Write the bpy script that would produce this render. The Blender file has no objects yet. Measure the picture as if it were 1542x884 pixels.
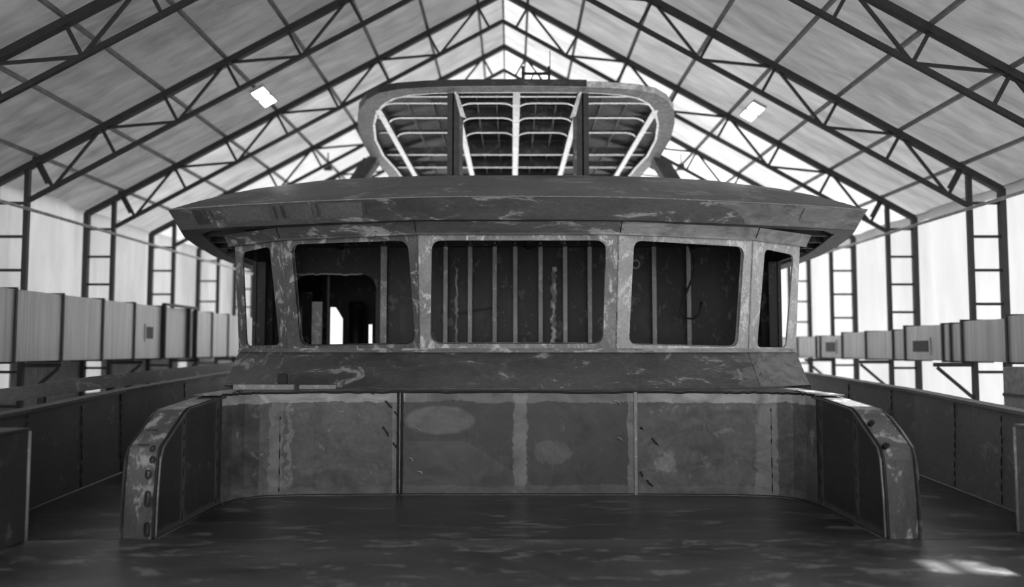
import bpy, bmesh, math, random
from mathutils import Vector, Matrix
random.seed(7)
S = bpy.context.scene
COL = S.collection

# ------------------------------------------------------------------ camera
PITCH = math.radians(3.7)
EYE = Vector((-0.077, 0.0, 1.70))
FPX = 1300.0
cd = bpy.data.cameras.new('camera'); cam = bpy.data.objects.new('camera', cd); COL.objects.link(cam)
cam.location = EYE; cam.rotation_euler = (math.pi/2 + PITCH, 0, 0)
cd.sensor_width = 36.0; cd.lens = FPX/1542*36.0
cd.clip_start = .1; cd.clip_end = 300
cd.dof.use_dof = True; cd.dof.focus_distance = 10.2; cd.dof.aperture_fstop = 0.52
S.camera = cam
cs, sn = math.cos(PITCH), math.sin(PITCH)

def ray(u, v):
    dx, dy = (u-771)/FPX, (442-v)/FPX
    return Vector((dx, cs - dy*sn, sn + dy*cs))
def hit_plane(u, v, p, n):
    d = ray(u, v); return EYE + d*((Vector(p)-EYE).dot(n)/d.dot(n))
def at_y(u, v, y): return hit_plane(u, v, (0, y, 0), Vector((0, 1, 0)))
def at_x(u, v, x): return hit_plane(u, v, (x, 0, 0), Vector((1, 0, 0)))

# ------------------------------------------------------------------ materials
def new_mat(name):
    m = bpy.data.materials.new(name); m.use_nodes = True
    nt = m.node_tree; nt.nodes.clear()
    out = nt.nodes.new('ShaderNodeOutputMaterial')
    return m, nt, out
def node(nt, kind, **kw):
    n = nt.nodes.new(kind)
    for k, v in kw.items():
        if k.startswith('i_'): n.inputs[k[2:].replace('_', ' ')].default_value = v
        else: setattr(n, k, v)
    return n
def ramp(nt, src, stops, interp='LINEAR'):
    r = nt.nodes.new('ShaderNodeValToRGB'); r.color_ramp.interpolation = interp
    el = r.color_ramp.elements
    el[0].position, el[0].color = stops[0][0], (stops[0][1],)*3 + (1,)
    el[1].position, el[1].color = stops[-1][0], (stops[-1][1],)*3 + (1,)
    for p, c in stops[1:-1]:
        e = el.new(p); e.color = (c,)*3 + (1,)
    nt.links.new(src, r.inputs[0]); return r.outputs[0]
def mapped(nt, scale=(1,1,1), loc=(0,0,0)):
    tc = nt.nodes.new('ShaderNodeTexCoord'); mp = nt.nodes.new('ShaderNodeMapping')
    mp.inputs['Scale'].default_value = scale; mp.inputs['Location'].default_value = loc
    nt.links.new(tc.outputs['Object'], mp.inputs[0]); return mp.outputs[0]
def noise(nt, vec, scale, detail=4, rough=.55, dist=0.0):
    n = nt.nodes.new('ShaderNodeTexNoise'); n.inputs['Scale'].default_value = scale
    n.inputs['Detail'].default_value = detail; n.inputs['Roughness'].default_value = rough
    n.inputs['Distortion'].default_value = dist
    nt.links.new(vec, n.inputs['Vector']); return n.outputs[0]
def math_n(nt, op, a, b=None, c=None):
    n = nt.nodes.new('ShaderNodeMath'); n.operation = op
    for i, x in enumerate((a, b, c)):
        if x is None: continue
        if isinstance(x, (int, float)): n.inputs[i].default_value = x
        else: nt.links.new(x, n.inputs[i])
    return n.outputs[0]
def mix_c(nt, fac, a, b, mode='MIX'):
    n = nt.nodes.new('ShaderNodeMix'); n.data_type = 'RGBA'; n.blend_type = mode
    for sock, x in ((n.inputs[0], fac), (n.inputs[6], a), (n.inputs[7], b)):
        if isinstance(x, (int, float)):
            sock.default_value = x if sock.type == 'VALUE' else (x, x, x, 1)
        else: nt.links.new(x, sock)
    return n.outputs[2]
def smooth(nt, x, lo, hi):
    n = nt.nodes.new('ShaderNodeMapRange'); n.interpolation_type = 'SMOOTHSTEP'
    n.inputs[1].default_value = lo; n.inputs[2].default_value = hi
    nt.links.new(x, n.inputs[0]); return n.outputs[0]

def steel(name, dark, mid, light, light_amt=.5, rough=.45, stretch=(1,1,1), scale=1.0, seed=0.0, bump=.15,
          extra=None, metallic=0.0, spec=.5, streak=.5):
    """Bare / primed plate: broad tonal patches, sharp-edged ground areas, fine streaks."""
    m, nt, out = new_mat(name)
    v = mapped(nt, stretch, (seed, seed*1.7, seed*.6))
    big = noise(nt, v, .9*scale, 3, .5, .4)
    mids = noise(nt, v, 3.2*scale, 6, .62, .9)
    fine = noise(nt, v, 22*scale, 5, .6, .3)
    base = ramp(nt, big, [(.36, dark), (.5, (dark+mid)/2), (.64, mid)])
    base = mix_c(nt, ramp(nt, mids, [(.42, 0), (.60, .55)]), base, mid)
    g = ramp(nt, math_n(nt, 'MULTIPLY_ADD', fine, .16, mids), [(.70-.10*light_amt, 0), (.76-.10*light_amt, 1)])
    base = mix_c(nt, math_n(nt, 'MULTIPLY', g, .85), base, light)
    w = mapped(nt, (stretch[0]*1.0, stretch[1]*1.0, stretch[2]*2.5), (seed*2, 3, seed))
    sc = noise(nt, w, 7*scale, 2, .5, 3.5)
    line = ramp(nt, math_n(nt, 'ABSOLUTE', math_n(nt, 'SUBTRACT', sc, .5)), [(0, 1), (.022, 0)])
    base = mix_c(nt, math_n(nt, 'MULTIPLY', math_n(nt, 'MULTIPLY', line, ramp(nt, mids, [(.5, 0), (.66, 1)])), streak), base, light)
    base = mix_c(nt, .55, base, ramp(nt, fine, [(.25, .45), (.75, 1.35)]), 'MULTIPLY')
    if extra: base = extra(nt, base)
    p = node(nt, 'ShaderNodeBsdfPrincipled'); p.inputs['Metallic'].default_value = metallic
    p.inputs['Specular IOR Level'].default_value = spec
    nt.links.new(base, p.inputs['Base Color'])
    nt.links.new(math_n(nt, 'MULTIPLY_ADD', mids, .35, rough-.17), p.inputs['Roughness'])
    b = node(nt, 'ShaderNodeBump'); b.inputs['Strength'].default_value = bump; b.inputs['Distance'].default_value = .02
    nt.links.new(math_n(nt, 'MULTIPLY_ADD', fine, .15, big), b.inputs['Height'])
    nt.links.new(b.outputs[0], p.inputs['Normal'])
    nt.links.new(p.outputs[0], out.inputs[0]); return m

def plain(name, c, rough=.6, metallic=0.0, var=.3):
    m, nt, out = new_mat(name); v = mapped(nt)
    f = noise(nt, v, 9, 4)
    p = node(nt, 'ShaderNodeBsdfPrincipled'); p.inputs['Roughness'].default_value = rough
    p.inputs['Metallic'].default_value = metallic
    nt.links.new(ramp(nt, f, [(.3, c*(1-var)), (.7, c*(1+var))]), p.inputs['Base Color'])
    nt.links.new(p.outputs[0], out.inputs[0]); return m

def tarp(name, diff, trans, stretch, amt=.25):
    m, nt, out = new_mat(name); v = mapped(nt, stretch)
    a = noise(nt, v, .8, 5, .6, .6); b = noise(nt, v, 4, 4, .6, .4)
    k = math_n(nt, 'MULTIPLY_ADD', b, .4, math_n(nt, 'MULTIPLY', a, .6))
    d = node(nt, 'ShaderNodeBsdfDiffuse'); t = node(nt, 'ShaderNodeBsdfTranslucent')
    nt.links.new(ramp(nt, k, [(.3, diff*(1-amt)), (.7, min(1, diff*(1+amt)))]), d.inputs[0])
    nt.links.new(ramp(nt, k, [(.3, trans*(1-amt)), (.7, min(1, trans*(1+amt)))]), t.inputs[0])
    bp = node(nt, 'ShaderNodeBump'); bp.inputs['Strength'].default_value = .6; bp.inputs['Distance'].default_value = .12
    nt.links.new(k, bp.inputs['Height'])
    nt.links.new(bp.outputs[0], d.inputs['Normal']); nt.links.new(bp.outputs[0], t.inputs['Normal'])
    ad = node(nt, 'ShaderNodeAddShader'); nt.links.new(d.outputs[0], ad.inputs[0]); nt.links.new(t.outputs[0], ad.inputs[1])
    nt.links.new(ad.outputs[0], out.inputs[0]); return m

# paint / ground-weld marks on the recess wall: vertical bands along the seams, pale border strip at top and foot
def wall_marks(nt, base):
    tc = nt.nodes.new('ShaderNodeTexCoord'); sp = nt.nodes.new('ShaderNodeSeparateXYZ')
    nt.links.new(tc.outputs['Object'], sp.inputs[0]); X, Z = sp.outputs[0], sp.outputs[2]
    v = mapped(nt); nz = math_n(nt, 'SUBTRACT', noise(nt, v, 7, 4, .6, .6), .5)
    nz2 = math_n(nt, 'SUBTRACT', noise(nt, v, 2.2, 3, .55, .3), .5)
    def band(x0, w, amp):
        d = math_n(nt, 'ABSOLUTE', math_n(nt, 'SUBTRACT', math_n(nt, 'MULTIPLY_ADD', nz, amp, X), x0))
        return math_n(nt, 'SUBTRACT', 1, smooth(nt, d, w*.8, w))
    # darker panel between second and fourth seam
    mid = math_n(nt, 'MULTIPLY', smooth(nt, X, -1.38, -1.34), math_n(nt, 'SUBTRACT', 1, smooth(nt, X, 1.33, 1.37)))
    base = mix_c(nt, math_n(nt, 'MULTIPLY', mid, .75), base, .022)
    # paler lower area: flat top then a slope down to the right
    edge = math_n(nt, 'MINIMUM', math_n(nt, 'SUBTRACT', .63, Z), math_n(nt, 'SUBTRACT', math_n(nt, 'SUBTRACT', .24, math_n(nt, 'MULTIPLY', X, .62)), Z))
    pl = math_n(nt, 'MULTIPLY', smooth(nt, edge, 0, .012), math_n(nt, 'MULTIPLY', smooth(nt, X, -1.36, -1.34), math_n(nt, 'SUBTRACT', 1, smooth(nt, X, .65, .75))))
    base = mix_c(nt, math_n(nt, 'MULTIPLY', pl, .8), base, .075)
    # pale ellipse
    ex = math_n(nt, 'POWER', math_n(nt, 'DIVIDE', math_n(nt, 'ADD', X, .93), .42), 2)
    ez = math_n(nt, 'POWER', math_n(nt, 'DIVIDE', math_n(nt, 'SUBTRACT', Z, .86), .17), 2)
    el = math_n(nt, 'SUBTRACT', 1, smooth(nt, math_n(nt, 'MULTIPLY_ADD', nz2, 1.0, math_n(nt, 'ADD', ex, ez)), .75, 1.15))
    base = mix_c(nt, math_n(nt, 'MULTIPLY', el, .85), base, .14)
    ex = math_n(nt, 'POWER', math_n(nt, 'DIVIDE', math_n(nt, 'SUBTRACT', X, .40), .22), 2)
    ez = math_n(nt, 'POWER', math_n(nt, 'DIVIDE', math_n(nt, 'SUBTRACT', Z, .49), .15), 2)
    el = math_n(nt, 'SUBTRACT', 1, smooth(nt, math_n(nt, 'MULTIPLY_ADD', nz, 1.4, math_n(nt, 'ADD', ex, ez)), .75, 1.1))
    base = mix_c(nt, math_n(nt, 'MULTIPLY', el, .7), base, .11)
    tot = None
    for x0, w, amp in ((-2.82, .085, .16), (-2.68, .03, .22), (-1.44, .05, .03), (0.02, .09, .14), (1.34, .06, .08), (2.88, .13, .16)):
        b = band(x0, w, amp); tot = b if tot is None else math_n(nt, 'MAXIMUM', tot, b)
    base = mix_c(nt, math_n(nt, 'MULTIPLY', tot, .8), base, .20)
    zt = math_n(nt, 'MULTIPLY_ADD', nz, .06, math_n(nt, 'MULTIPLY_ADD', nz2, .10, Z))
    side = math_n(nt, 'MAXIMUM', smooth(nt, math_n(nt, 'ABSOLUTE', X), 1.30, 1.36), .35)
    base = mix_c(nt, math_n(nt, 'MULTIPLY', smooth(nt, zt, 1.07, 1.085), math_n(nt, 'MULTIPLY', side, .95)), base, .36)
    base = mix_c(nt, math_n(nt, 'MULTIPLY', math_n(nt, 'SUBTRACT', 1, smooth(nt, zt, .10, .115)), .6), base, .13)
    cl = noise(nt, mapped(nt, (1, 1, 1.4), (3, 1, 9)), 2.6, 5, .6, 1.2)
    base = mix_c(nt, 1.0, base, ramp(nt, cl, [(.32, .55), (.52, 1.0), (.68, 1.35)]), 'MULTIPLY')
    sc = noise(nt, mapped(nt, (9, 1, .7), (5, 0, 2)), 2.2, 2, .5, .8)
    ln = ramp(nt, math_n(nt, 'ABSOLUTE', math_n(nt, 'SUBTRACT', sc, .5)), [(0, 1), (.006, 0)])
    gate = ramp(nt, noise(nt, mapped(nt, (1, 1, 1), (1, 4, 4)), 1.7, 3), [(.52, 0), (.62, .4)])
    return mix_c(nt, math_n(nt, 'MULTIPLY', ln, gate), base, .3)

# pale smears round the stitched seams of the side wings
def wing_marks(nt, base):
    tc = nt.nodes.new('ShaderNodeTexCoord'); sp = nt.nodes.new('ShaderNodeSeparateXYZ')
    nt.links.new(tc.outputs['Object'], sp.inputs[0]); Y, Z = sp.outputs[1], sp.outputs[2]
    nz = math_n(nt, 'SUBTRACT', noise(nt, mapped(nt), 9, 4, .6, .5), .5); tot = None
    for y0 in (8.50, 9.45):
        d = math_n(nt, 'ABSOLUTE', math_n(nt, 'SUBTRACT', math_n(nt, 'MULTIPLY_ADD', nz, .07, Y), y0))
        b = math_n(nt, 'SUBTRACT', 1, smooth(nt, d, .04, .055)); tot = b if tot is None else math_n(nt, 'MAXIMUM', tot, b)
    base = mix_c(nt, math_n(nt, 'MULTIPLY', tot, .55), base, .14)
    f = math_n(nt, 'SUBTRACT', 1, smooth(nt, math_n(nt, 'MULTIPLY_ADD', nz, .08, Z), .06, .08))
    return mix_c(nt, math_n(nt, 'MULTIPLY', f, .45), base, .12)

def paint_right_light(x0, c):  # paints the stronger light on the right into the colour, with a ragged edge
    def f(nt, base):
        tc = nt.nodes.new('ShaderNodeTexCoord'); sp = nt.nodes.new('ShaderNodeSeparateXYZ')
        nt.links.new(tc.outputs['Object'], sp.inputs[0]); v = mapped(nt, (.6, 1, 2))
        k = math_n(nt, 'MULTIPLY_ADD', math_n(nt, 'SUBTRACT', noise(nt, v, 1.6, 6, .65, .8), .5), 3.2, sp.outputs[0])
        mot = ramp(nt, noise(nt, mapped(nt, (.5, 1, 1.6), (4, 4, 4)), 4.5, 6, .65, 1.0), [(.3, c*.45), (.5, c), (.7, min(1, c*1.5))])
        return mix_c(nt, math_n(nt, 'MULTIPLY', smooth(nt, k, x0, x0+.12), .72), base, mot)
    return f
M = {}
M['deck'] = steel('deck_steel', 0.014, 0.055, 0.17, .45, .36, (.35, 1.1, 1), 1.3, 1.0, .08, spec=.5, streak=.25)
M['foredeck'] = steel('worn_foredeck_steel', .035, .10, .24, .5, .38, (.45, 1.0, 1), 1.5, 51.0, .08, streak=.2)
M['recess'] = steel('recess_wall_steel', 0.07, 0.11, 0.22, .1, .42, (1, 1, 1), 1.0, 2.3, .10, wall_marks, streak=.25)
M['wing'] = steel('side_wing_steel', 0.022, 0.034, 0.12, .15, .42, (1, 1, 1), .9, 4.1, .10, wing_marks, streak=.3)
M['wing_end'] = steel('wing_end_steel', 0.08, 0.15, 0.42, .75, .40, (1, 1, .5), 2.0, 5.2, .15)
M['bulwark_r'] = steel('pale_bulwark_steel', 0.13, 0.19, 0.3, .2, .5, (1, 1, 1), .8, 26.1, .12, streak=.3)  # paler tone for the right-hand bulwark and locker
M['bulwark'] = steel('bulwark_steel', .03, .055, .13, .2, .5, (1, 1, 1), .8, 6.1, .12, streak=.3)
M['locker'] = steel('locker_steel', .035, .05, .12, .1, .5, (1, 1, 1), .8, 8.1, .1)
M['skirt'] = steel('sill_band_steel', 0.05, 0.105, 0.36, .35, .42, (.45, 1, 1.3), 1.3, 7.7, .12, paint_right_light(3.0, .22), streak=.9)
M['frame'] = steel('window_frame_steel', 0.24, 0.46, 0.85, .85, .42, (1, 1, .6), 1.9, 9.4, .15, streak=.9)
M['frame_l'] = steel('shaded_frame_steel', .10, .19, .55, .85, .42, (1, 1, .6), 1.9, 49.4, .15, streak=.9)  # darker copy: shade on the left panels painted into the steel
M['frame_r'] = steel('lit_frame_steel', 0.46, 0.66, 0.92, .85, .42, (1, 1, .6), 1.9, 39.4, .15, streak=.9)  # paler copy: light on the right panels painted into the steel
M['header'] = steel('header_steel', 0.09, 0.18, 0.5, .7, .42, (.35, 1, 1.4), 1.8, 10.4, .12, paint_right_light(1.3, .42), streak=.8)
M['fascia'] = steel('brow_fascia_steel', 0.05, 0.11, 0.38, .55, .42, (.4, 1, 1.3), 1.4, 11.9, .1, paint_right_light(3.0, .20), streak=.9)
M['brow'] = steel('brow_top_steel', 0.09, 0.16, 0.3, .55, .42, (.4, .8, 1), 1.7, 12.3, .12, streak=.25)
M['primer'] = steel('grey_primer', .10, .135, .17, .1, .5, (1, 1, 1), 1.2, 33.3, .05, streak=.1)
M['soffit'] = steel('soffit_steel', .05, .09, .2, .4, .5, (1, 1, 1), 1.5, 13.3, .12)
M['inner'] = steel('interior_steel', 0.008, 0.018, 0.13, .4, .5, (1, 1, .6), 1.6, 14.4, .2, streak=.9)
M['stiff'] = steel('stiffener_steel', 0.34, 0.5, 0.7, .6, .55, (1, 1, .7), 2.2, 15.4, .15)
M['hardtop'] = steel('hardtop_plate_steel', 0.1, 0.18, 0.36, .6, .5, (.6, 1, 1), 2.0, 16.6, .12)
M['rim'] = steel('hardtop_rim_steel', 0.5, 0.75, 0.95, 1.2, .45, (1, 1, 1), 2.6, 17.6, .15, streak=.9)
M['flange'] = steel('pale_flange_steel', .85, .93, .98, .3, .27, (1, 1, 1), 1.5, 18.6, .015, streak=.2, metallic=.85)
M['dark'] = plain('dark_painted_steel', .055, .5)
M['weld'] = plain('weld_bead', .16, .35, .7)
M['burn'] = plain('burnt_weld', .012, .6)
M['truss'] = plain('truss_paint', .018, .55)
M['purlin'] = plain('purlin_galvanised', .16, .5)
M['pipe'] = plain('pale_pipe', .42, .5)
M['duct'] = None
M['vent'] = plain('vent_mesh', .02, .6)
M['flat'] = steel('mill_flat_bar', .22, .3, .45, .5, .45, (1, 1, 1), 3, 20.1, .1)
M['floor'] = plain('hall_floor_concrete', .22, .85)
M['board'] = steel('weathered_board', .16, .26, .42, .4, .7, (1, .3, 1), 1.4, 21.2, .1, streak=.1)
M['cable'] = plain('black_cable', .012, .5)
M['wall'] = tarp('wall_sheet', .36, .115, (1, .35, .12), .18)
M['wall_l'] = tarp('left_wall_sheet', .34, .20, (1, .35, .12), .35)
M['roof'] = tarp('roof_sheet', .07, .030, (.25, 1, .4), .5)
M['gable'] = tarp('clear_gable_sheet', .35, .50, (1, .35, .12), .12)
M['roof_half'] = tarp('half_lit_roof_sheet', .12, .046, (.25, 1, .4), .45)  # brightening of the roof aft is painted into the sheets from here on
M['roof_mid'] = tarp('mid_lit_roof_sheet', .22, .10, (.25, 1, .4), .35)
M['roof_far'] = tarp('far_lit_roof_sheet', .42, .17, (.25, 1, .4), .2)
M['plinth'] = steel('lower_wall_cladding', 0.24, 0.34, 0.46, .3, .7, (1, 1, .3), .8, 30.1, .05, streak=.1)
M['post'] = plain('grey_post', .28, .5)
# duct: galvanised sheet, faint vertical streaks
m, nt, out = new_mat('galvanised_duct'); v = mapped(nt, (1, 7, .25))
p = node(nt, 'ShaderNodeBsdfPrincipled'); p.inputs['Roughness'].default_value = .45; p.inputs['Metallic'].default_value = .25
nt.links.new(ramp(nt, noise(nt, v, 2.0, 5, .6, .2), [(.3, .36), (.7, .60)]), p.inputs['Base Color'])
nt.links.new(p.outputs[0], out.inputs[0]); M['duct'] = m
m, nt, out = new_mat('lamp_lens'); e = node(nt, 'ShaderNodeEmission'); e.inputs[1].default_value = 3.0
nt.links.new(e.outputs[0], out.inputs[0]); M['lamp'] = m

# ------------------------------------------------------------------ mesh helpers
class MB:
    def __init__(self): self.v = []; self.f = []
    def poly(self, pts):
        b = len(self.v); self.v += [tuple(p) for p in pts]; self.f.append(tuple(range(b, b+len(pts)))); return self
    def box(self, lo, hi):
        x0, y0, z0 = lo; x1, y1, z1 = hi; b = len(self.v)
        self.v += [(x0,y0,z0),(x1,y0,z0),(x1,y1,z0),(x0,y1,z0),(x0,y0,z1),(x1,y0,z1),(x1,y1,z1),(x0,y1,z1)]
        self.f += [tuple(b+i for i in q) for q in ((0,3,2,1),(4,5,6,7),(0,1,5,4),(1,2,6,5),(2,3,7,6),(3,0,4,7))]; return self
    def bar(self, a, b, w, h, up=(0,0,1)):
        a, b = Vector(a), Vector(b); d = (b-a).normalized(); u = Vector(up)
        s = d.cross(u)
        if s.length < 1e-4: s = d.cross(Vector((1,0,0)))
        s.normalize(); u = s.cross(d)
        k = len(self.v)
        for p in (a, b):
            for i, j in ((-1,-1),(1,-1),(1,1),(-1,1)): self.v.append(tuple(p + s*(i*w/2) + u*(j*h/2)))
        self.f += [tuple(k+i for i in q) for q in ((0,3,2,1),(4,5,6,7),(0,1,5,4),(1,2,6,5),(2,3,7,6),(3,0,4,7))]; return self
    def tube(self, pts, r, n=8, rs=None):
        pts = [Vector(p) for p in pts]; k0 = len(self.v); prev = None
        for i, p in enumerate(pts):
            d = (pts[min(i+1, len(pts)-1)] - pts[max(i-1, 0)]).normalized()
            if prev is None:
                s = d.cross(Vector((0,0,1)))
                if s.length < .05: s = d.cross(Vector((1,0,0)))
            else: s = prev - d*prev.dot(d)
            s.normalize(); prev = s; t = d.cross(s); rr = rs[i] if rs else r
            for j in range(n):
                a = 2*math.pi*j/n; self.v.append(tuple(p + s*(rr*math.cos(a)) + t*(rr*math.sin(a))))
        for i in range(len(pts)-1):
            for j in range(n):
                a, b = k0+i*n+j, k0+i*n+(j+1)%n; self.f.append((a, b, b+n, a+n))
        self.f.append(tuple(k0+j for j in reversed(range(n)))); self.f.append(tuple(k0+(len(pts)-1)*n+j for j in range(n))); return self
    def prism(self, pts, off):
        off = Vector(off); n = len(pts); k = len(self.v)
        self.v += [tuple(p) for p in pts] + [tuple(Vector(p)+off) for p in pts]
        self.f.append(tuple(k+i for i in range(n))); self.f.append(tuple(k+n+i for i in reversed(range(n))))
        for i in range(n):
            j = (i+1) % n; self.f.append((k+i, k+n+i, k+n+j, k+j))
        return self
    def strip(self, A, B, closed=False):
        n = len(A); k = len(self.v); self.v += [tuple(p) for p in A] + [tuple(p) for p in B]
        for i in range(n if closed else n-1):
            j = (i+1) % n; self.f.append((k+i, k+j, k+n+j, k+n+i))
        return self
    def slab(self, A, B, off, closed=False):
        """strip A-B given a thickness along off: a closed body"""
        off = Vector(off); n = len(A); k = len(self.v)
        self.v += [tuple(p) for p in A] + [tuple(p) for p in B] + [tuple(Vector(p)+off) for p in A] + [tuple(Vector(p)+off) for p in B]
        rng = range(n if closed else n-1)
        for i in rng:
            j = (i+1) % n
            self.f += [(k+i, k+j, k+n+j, k+n+i), (k+2*n+i, k+3*n+i, k+3*n+j, k+2*n+j), (k+i, k+2*n+i, k+2*n+j, k+j), (k+n+i, k+n+j, k+3*n+j, k+3*n+i)]
        if not closed:
            for e in (0, n-1): self.f.append((k+e, k+n+e, k+3*n+e, k+2*n+e))
        return self
    def build(self, name, mat, parent=None, bevel=0.0, smooth=False, origin=None):
        me = bpy.data.meshes.new(name)
        o0 = Vector(origin) if origin is not None else Vector((0,0,0))
        me.from_pydata([tuple(Vector(p)-o0) for p in self.v], [], self.f); me.update()
        bm = bmesh.new(); bm.from_mesh(me); bmesh.ops.remove_doubles(bm, verts=bm.verts, dist=1e-5)
        bmesh.ops.recalc_face_normals(bm, faces=bm.faces); bm.to_mesh(me); bm.free()
        if smooth:
            for q in me.polygons: q.use_smooth = True
        me.materials.append(mat)
        o = bpy.data.objects.new(name, me); COL.objects.link(o)
        if parent is not None: o.parent = parent
        if origin is not None: o.location = o0
        if bevel:
            b = o.modifiers.new('edge', 'BEVEL'); b.width = bevel; b.segments = 2; b.limit_method = 'ANGLE'
        return o
def tag(o, label, cat, group=None):
    o['label'] = label; o['category'] = cat
    if group: o['group'] = group
    return o
def thing(name, label, cat, loc=(0,0,0), group=None):
    o = bpy.data.objects.new(name, None); COL.objects.link(o); o.location = loc; o.empty_display_size = .2
    return tag(o, label, cat, group)
def struct(o): o['kind'] = 'structure'; return o
def sym(pts):
    """right-half plan (x>=0 first) mirrored to a full left-to-right line"""
    return [(-p[0],) + tuple(p[1:]) for p in reversed(pts) if p[0] > 1e-6] + list(pts)
def wobble(a, b, n, amp=.006):
    a, b = Vector(a), Vector(b)
    return [a.lerp(b, i/n) + Vector((random.uniform(-amp, amp), random.uniform(-amp, amp)*.4, random.uniform(-amp, amp))) for i in range(n+1)]

def stitched(x, y, z0, z1, r=.011, gap=(.03, .12), run=(.05, .16), jit=.006, lean=0.0):
    """one continuous broken-looking weld: thick runs joined by a hair-thin line"""
    pts, rs = [], []; z = z0
    while z < z1-.03:
        l = min(random.uniform(*run), z1-z); j = random.uniform(-jit, jit)
        for q, rr in ((0, .0015), (.008, r*.8), (l*.5, r), (l-.008, r*.8), (l, .0015)):
            pts.append((x+lean*(z+q), y+j, z+q)); rs.append(rr)
        z += l + random.uniform(*gap)
    return MB().tube(pts, r, 5, rs)

# ================================================================== THE YACHT
Y = thing('yacht', 'unpainted steel yacht under construction, its foredeck, wheelhouse and hardtop inside the shed', 'boat', (0, 0, 0))

# ---- deck plate
deck = MB()
deck_edge = [(3.2, -3), (4.3, 2), (4.85, 6), (5.18, 9.2), (5.46, 12), (5.62, 16), (5.7, 22), (5.6, 30)]
L = [(-x, y, 0) for x, y in deck_edge]; R = [(x, y, 0) for x, y in deck_edge]
deck.slab(L, R, (0, 0, -.03)); deck.build('deck_plate', M['deck'], Y)
mb = MB(); mb.prism([(-3.9, -2.9, .0), (3.9, -2.9, .0), (4.35, 4, 0), (4.36, 7.83, .0), (-4.36, 7.83, .0), (-4.35, 4, 0)], (0, 0, .004)); mb.build('foredeck_plate', M['foredeck'], Y)
# faint welded plate seam across the deck
mb = MB()
mb.tube(wobble((-4.3, 7.84, .001), (4.3, 7.84, .001), 60, .002), .006, 5)
mb.build('deck_seam', M['deck'], Y, smooth=True)

# ---- bulwarks with cap rail, frames of stitched seams
def bulwark(s):
    pl = [(y, x, 0.0, 1.0) for x, y in ()]
    ys = [-3, 2, 6, 9.2, 12, 16, 22, 30]
    xs = [p[0] for p in deck_edge]; tops = [.95, .97, .99, 1.04, 1.11, 1.2, 1.3, 1.4]
    bot = [(s*x, y, -.01) for x, y in zip(xs, ys)]; top = [(s*(x+.03), y, t) for x, y, t in zip(xs, ys, tops)]
    b = MB(); b.slab(bot, top, (s*.03, 0, 0)); bm_ = M['bulwark' if s < 0 else 'bulwark_r']; o = b.build('bulwark', bm_, Y)
    c = MB(); c.slab([(s*(x-.05), y, t) for x, y, t in zip(xs, ys, tops)], [(s*(x+.13), y, t) for x, y, t in zip(xs, ys, tops)], (0, 0, .035))
    c.build('cap_rail', bm_, o)
    w = MB(); w.tube([(s*(x-.004), y, .006) for x, y in zip(xs[2:], ys[2:])], .010, 6); w.build('deck_weld', M['weld'], o, smooth=True)
    def interp(y):
        for i in range(len(ys)-1):
            if ys[i] <= y <= ys[i+1]:
                k = (y-ys[i])/(ys[i+1]-ys[i]); return xs[i]+k*(xs[i+1]-xs[i]), tops[i]+k*(tops[i+1]-tops[i])
    for yy in (9.2 if s < 0 else 9.42, 10.65, 12.0 if s < 0 else 12.8, 14.6):
        x, t = interp(yy); k = stitched(s*(x-.002), yy, .03, t-.03, .012, (.01, .05), (.06, .13), .008, s*.03/t)
        k.build('stitch_seam', M['burn'], o, smooth=True)
    # outer hull plating dropping from the deck edge
    h = MB(); h.slab([(s*(x+.032), y, -.035) for x, y in zip(xs, ys)], [(s*(x*.88), y, -2.6) for x, y in zip(xs, ys)], (s*-.02, 0, 0)); h.build('hull_side', M['bulwark'], Y)
    # locker box on the side deck, close to the camera
    k = MB(); x0, x1 = (4.40, 5.02) if s < 0 else (4.66, 5.04)
    zt = .97
    yb = 7.80 if s < 0 else 8.20
    k.prism([(s*x0, 3.2, 0), (s*x0, yb, 0), (s*x1, yb, 0), (s*(x1-.35), 3.2, 0)], (0, 0, zt)); lk = k.build('deck_locker', M['locker'] if s < 0 else M['bulwark_r'], Y, bevel=.012)
    e = MB(); e.tube([(s*(x0-.004), yb-.004, .0), (s*(x0-.004), yb-.004, zt)], .016, 6); e.build('pale_corner_weld', M['flat'], lk, smooth=True)
    e = MB(); e.slab([(s*(x0-.008), 3.2, zt), (s*(x0-.008), yb+.008, zt)], [(s*(x1-.02), 3.2, zt), (s*(x1-.02), yb+.02, zt)], (0, 0, .03)); e.build('lid', M['bulwark' if s < 0 else 'bulwark_r'], lk, bevel=.006)
for s in (-1, 1): bulwark(s)

# ---- forward recess wall (rounded corners into the wings)
ZS = 1.20
plan = [(0, 10.25), (1.4, 10.24), (2.4, 10.20), (2.80, 10.15), (3.0, 10.08), (3.14, 9.96), (3.23, 9.80), (3.28, 9.6)]
full = sym(plan)
mb = MB(); mb.slab([(x, y, -.01) for x, y in full], [(x, y, ZS) for x, y in full], (0, .02, 0))
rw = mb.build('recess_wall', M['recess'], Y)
foot = MB(); foot.tube([(x, y-.01, .006) for x, y in full], .012, 6); foot.build('burnt_foot_weld', M['burn'], rw, smooth=True)
foot = MB(); foot.tube([(x, y-.022, .002) for x, y in full], .005, 6); foot.build('bright_foot_weld', M['weld'], rw, smooth=True)
topw = MB(); topw.tube([p + Vector((0, 0, random.uniform(-.008, .004))) for q in range(len(full)-1) for p in [Vector((full[q][0], full[q][1]-.004, ZS-.004)).lerp(Vector((full[q+1][0], full[q+1][1]-.004, ZS-.004)), i/10) for i in range(10)]], .013, 5)
topw.build('burnt_edge_weld', M['burn'], rw, smooth=True)
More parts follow.
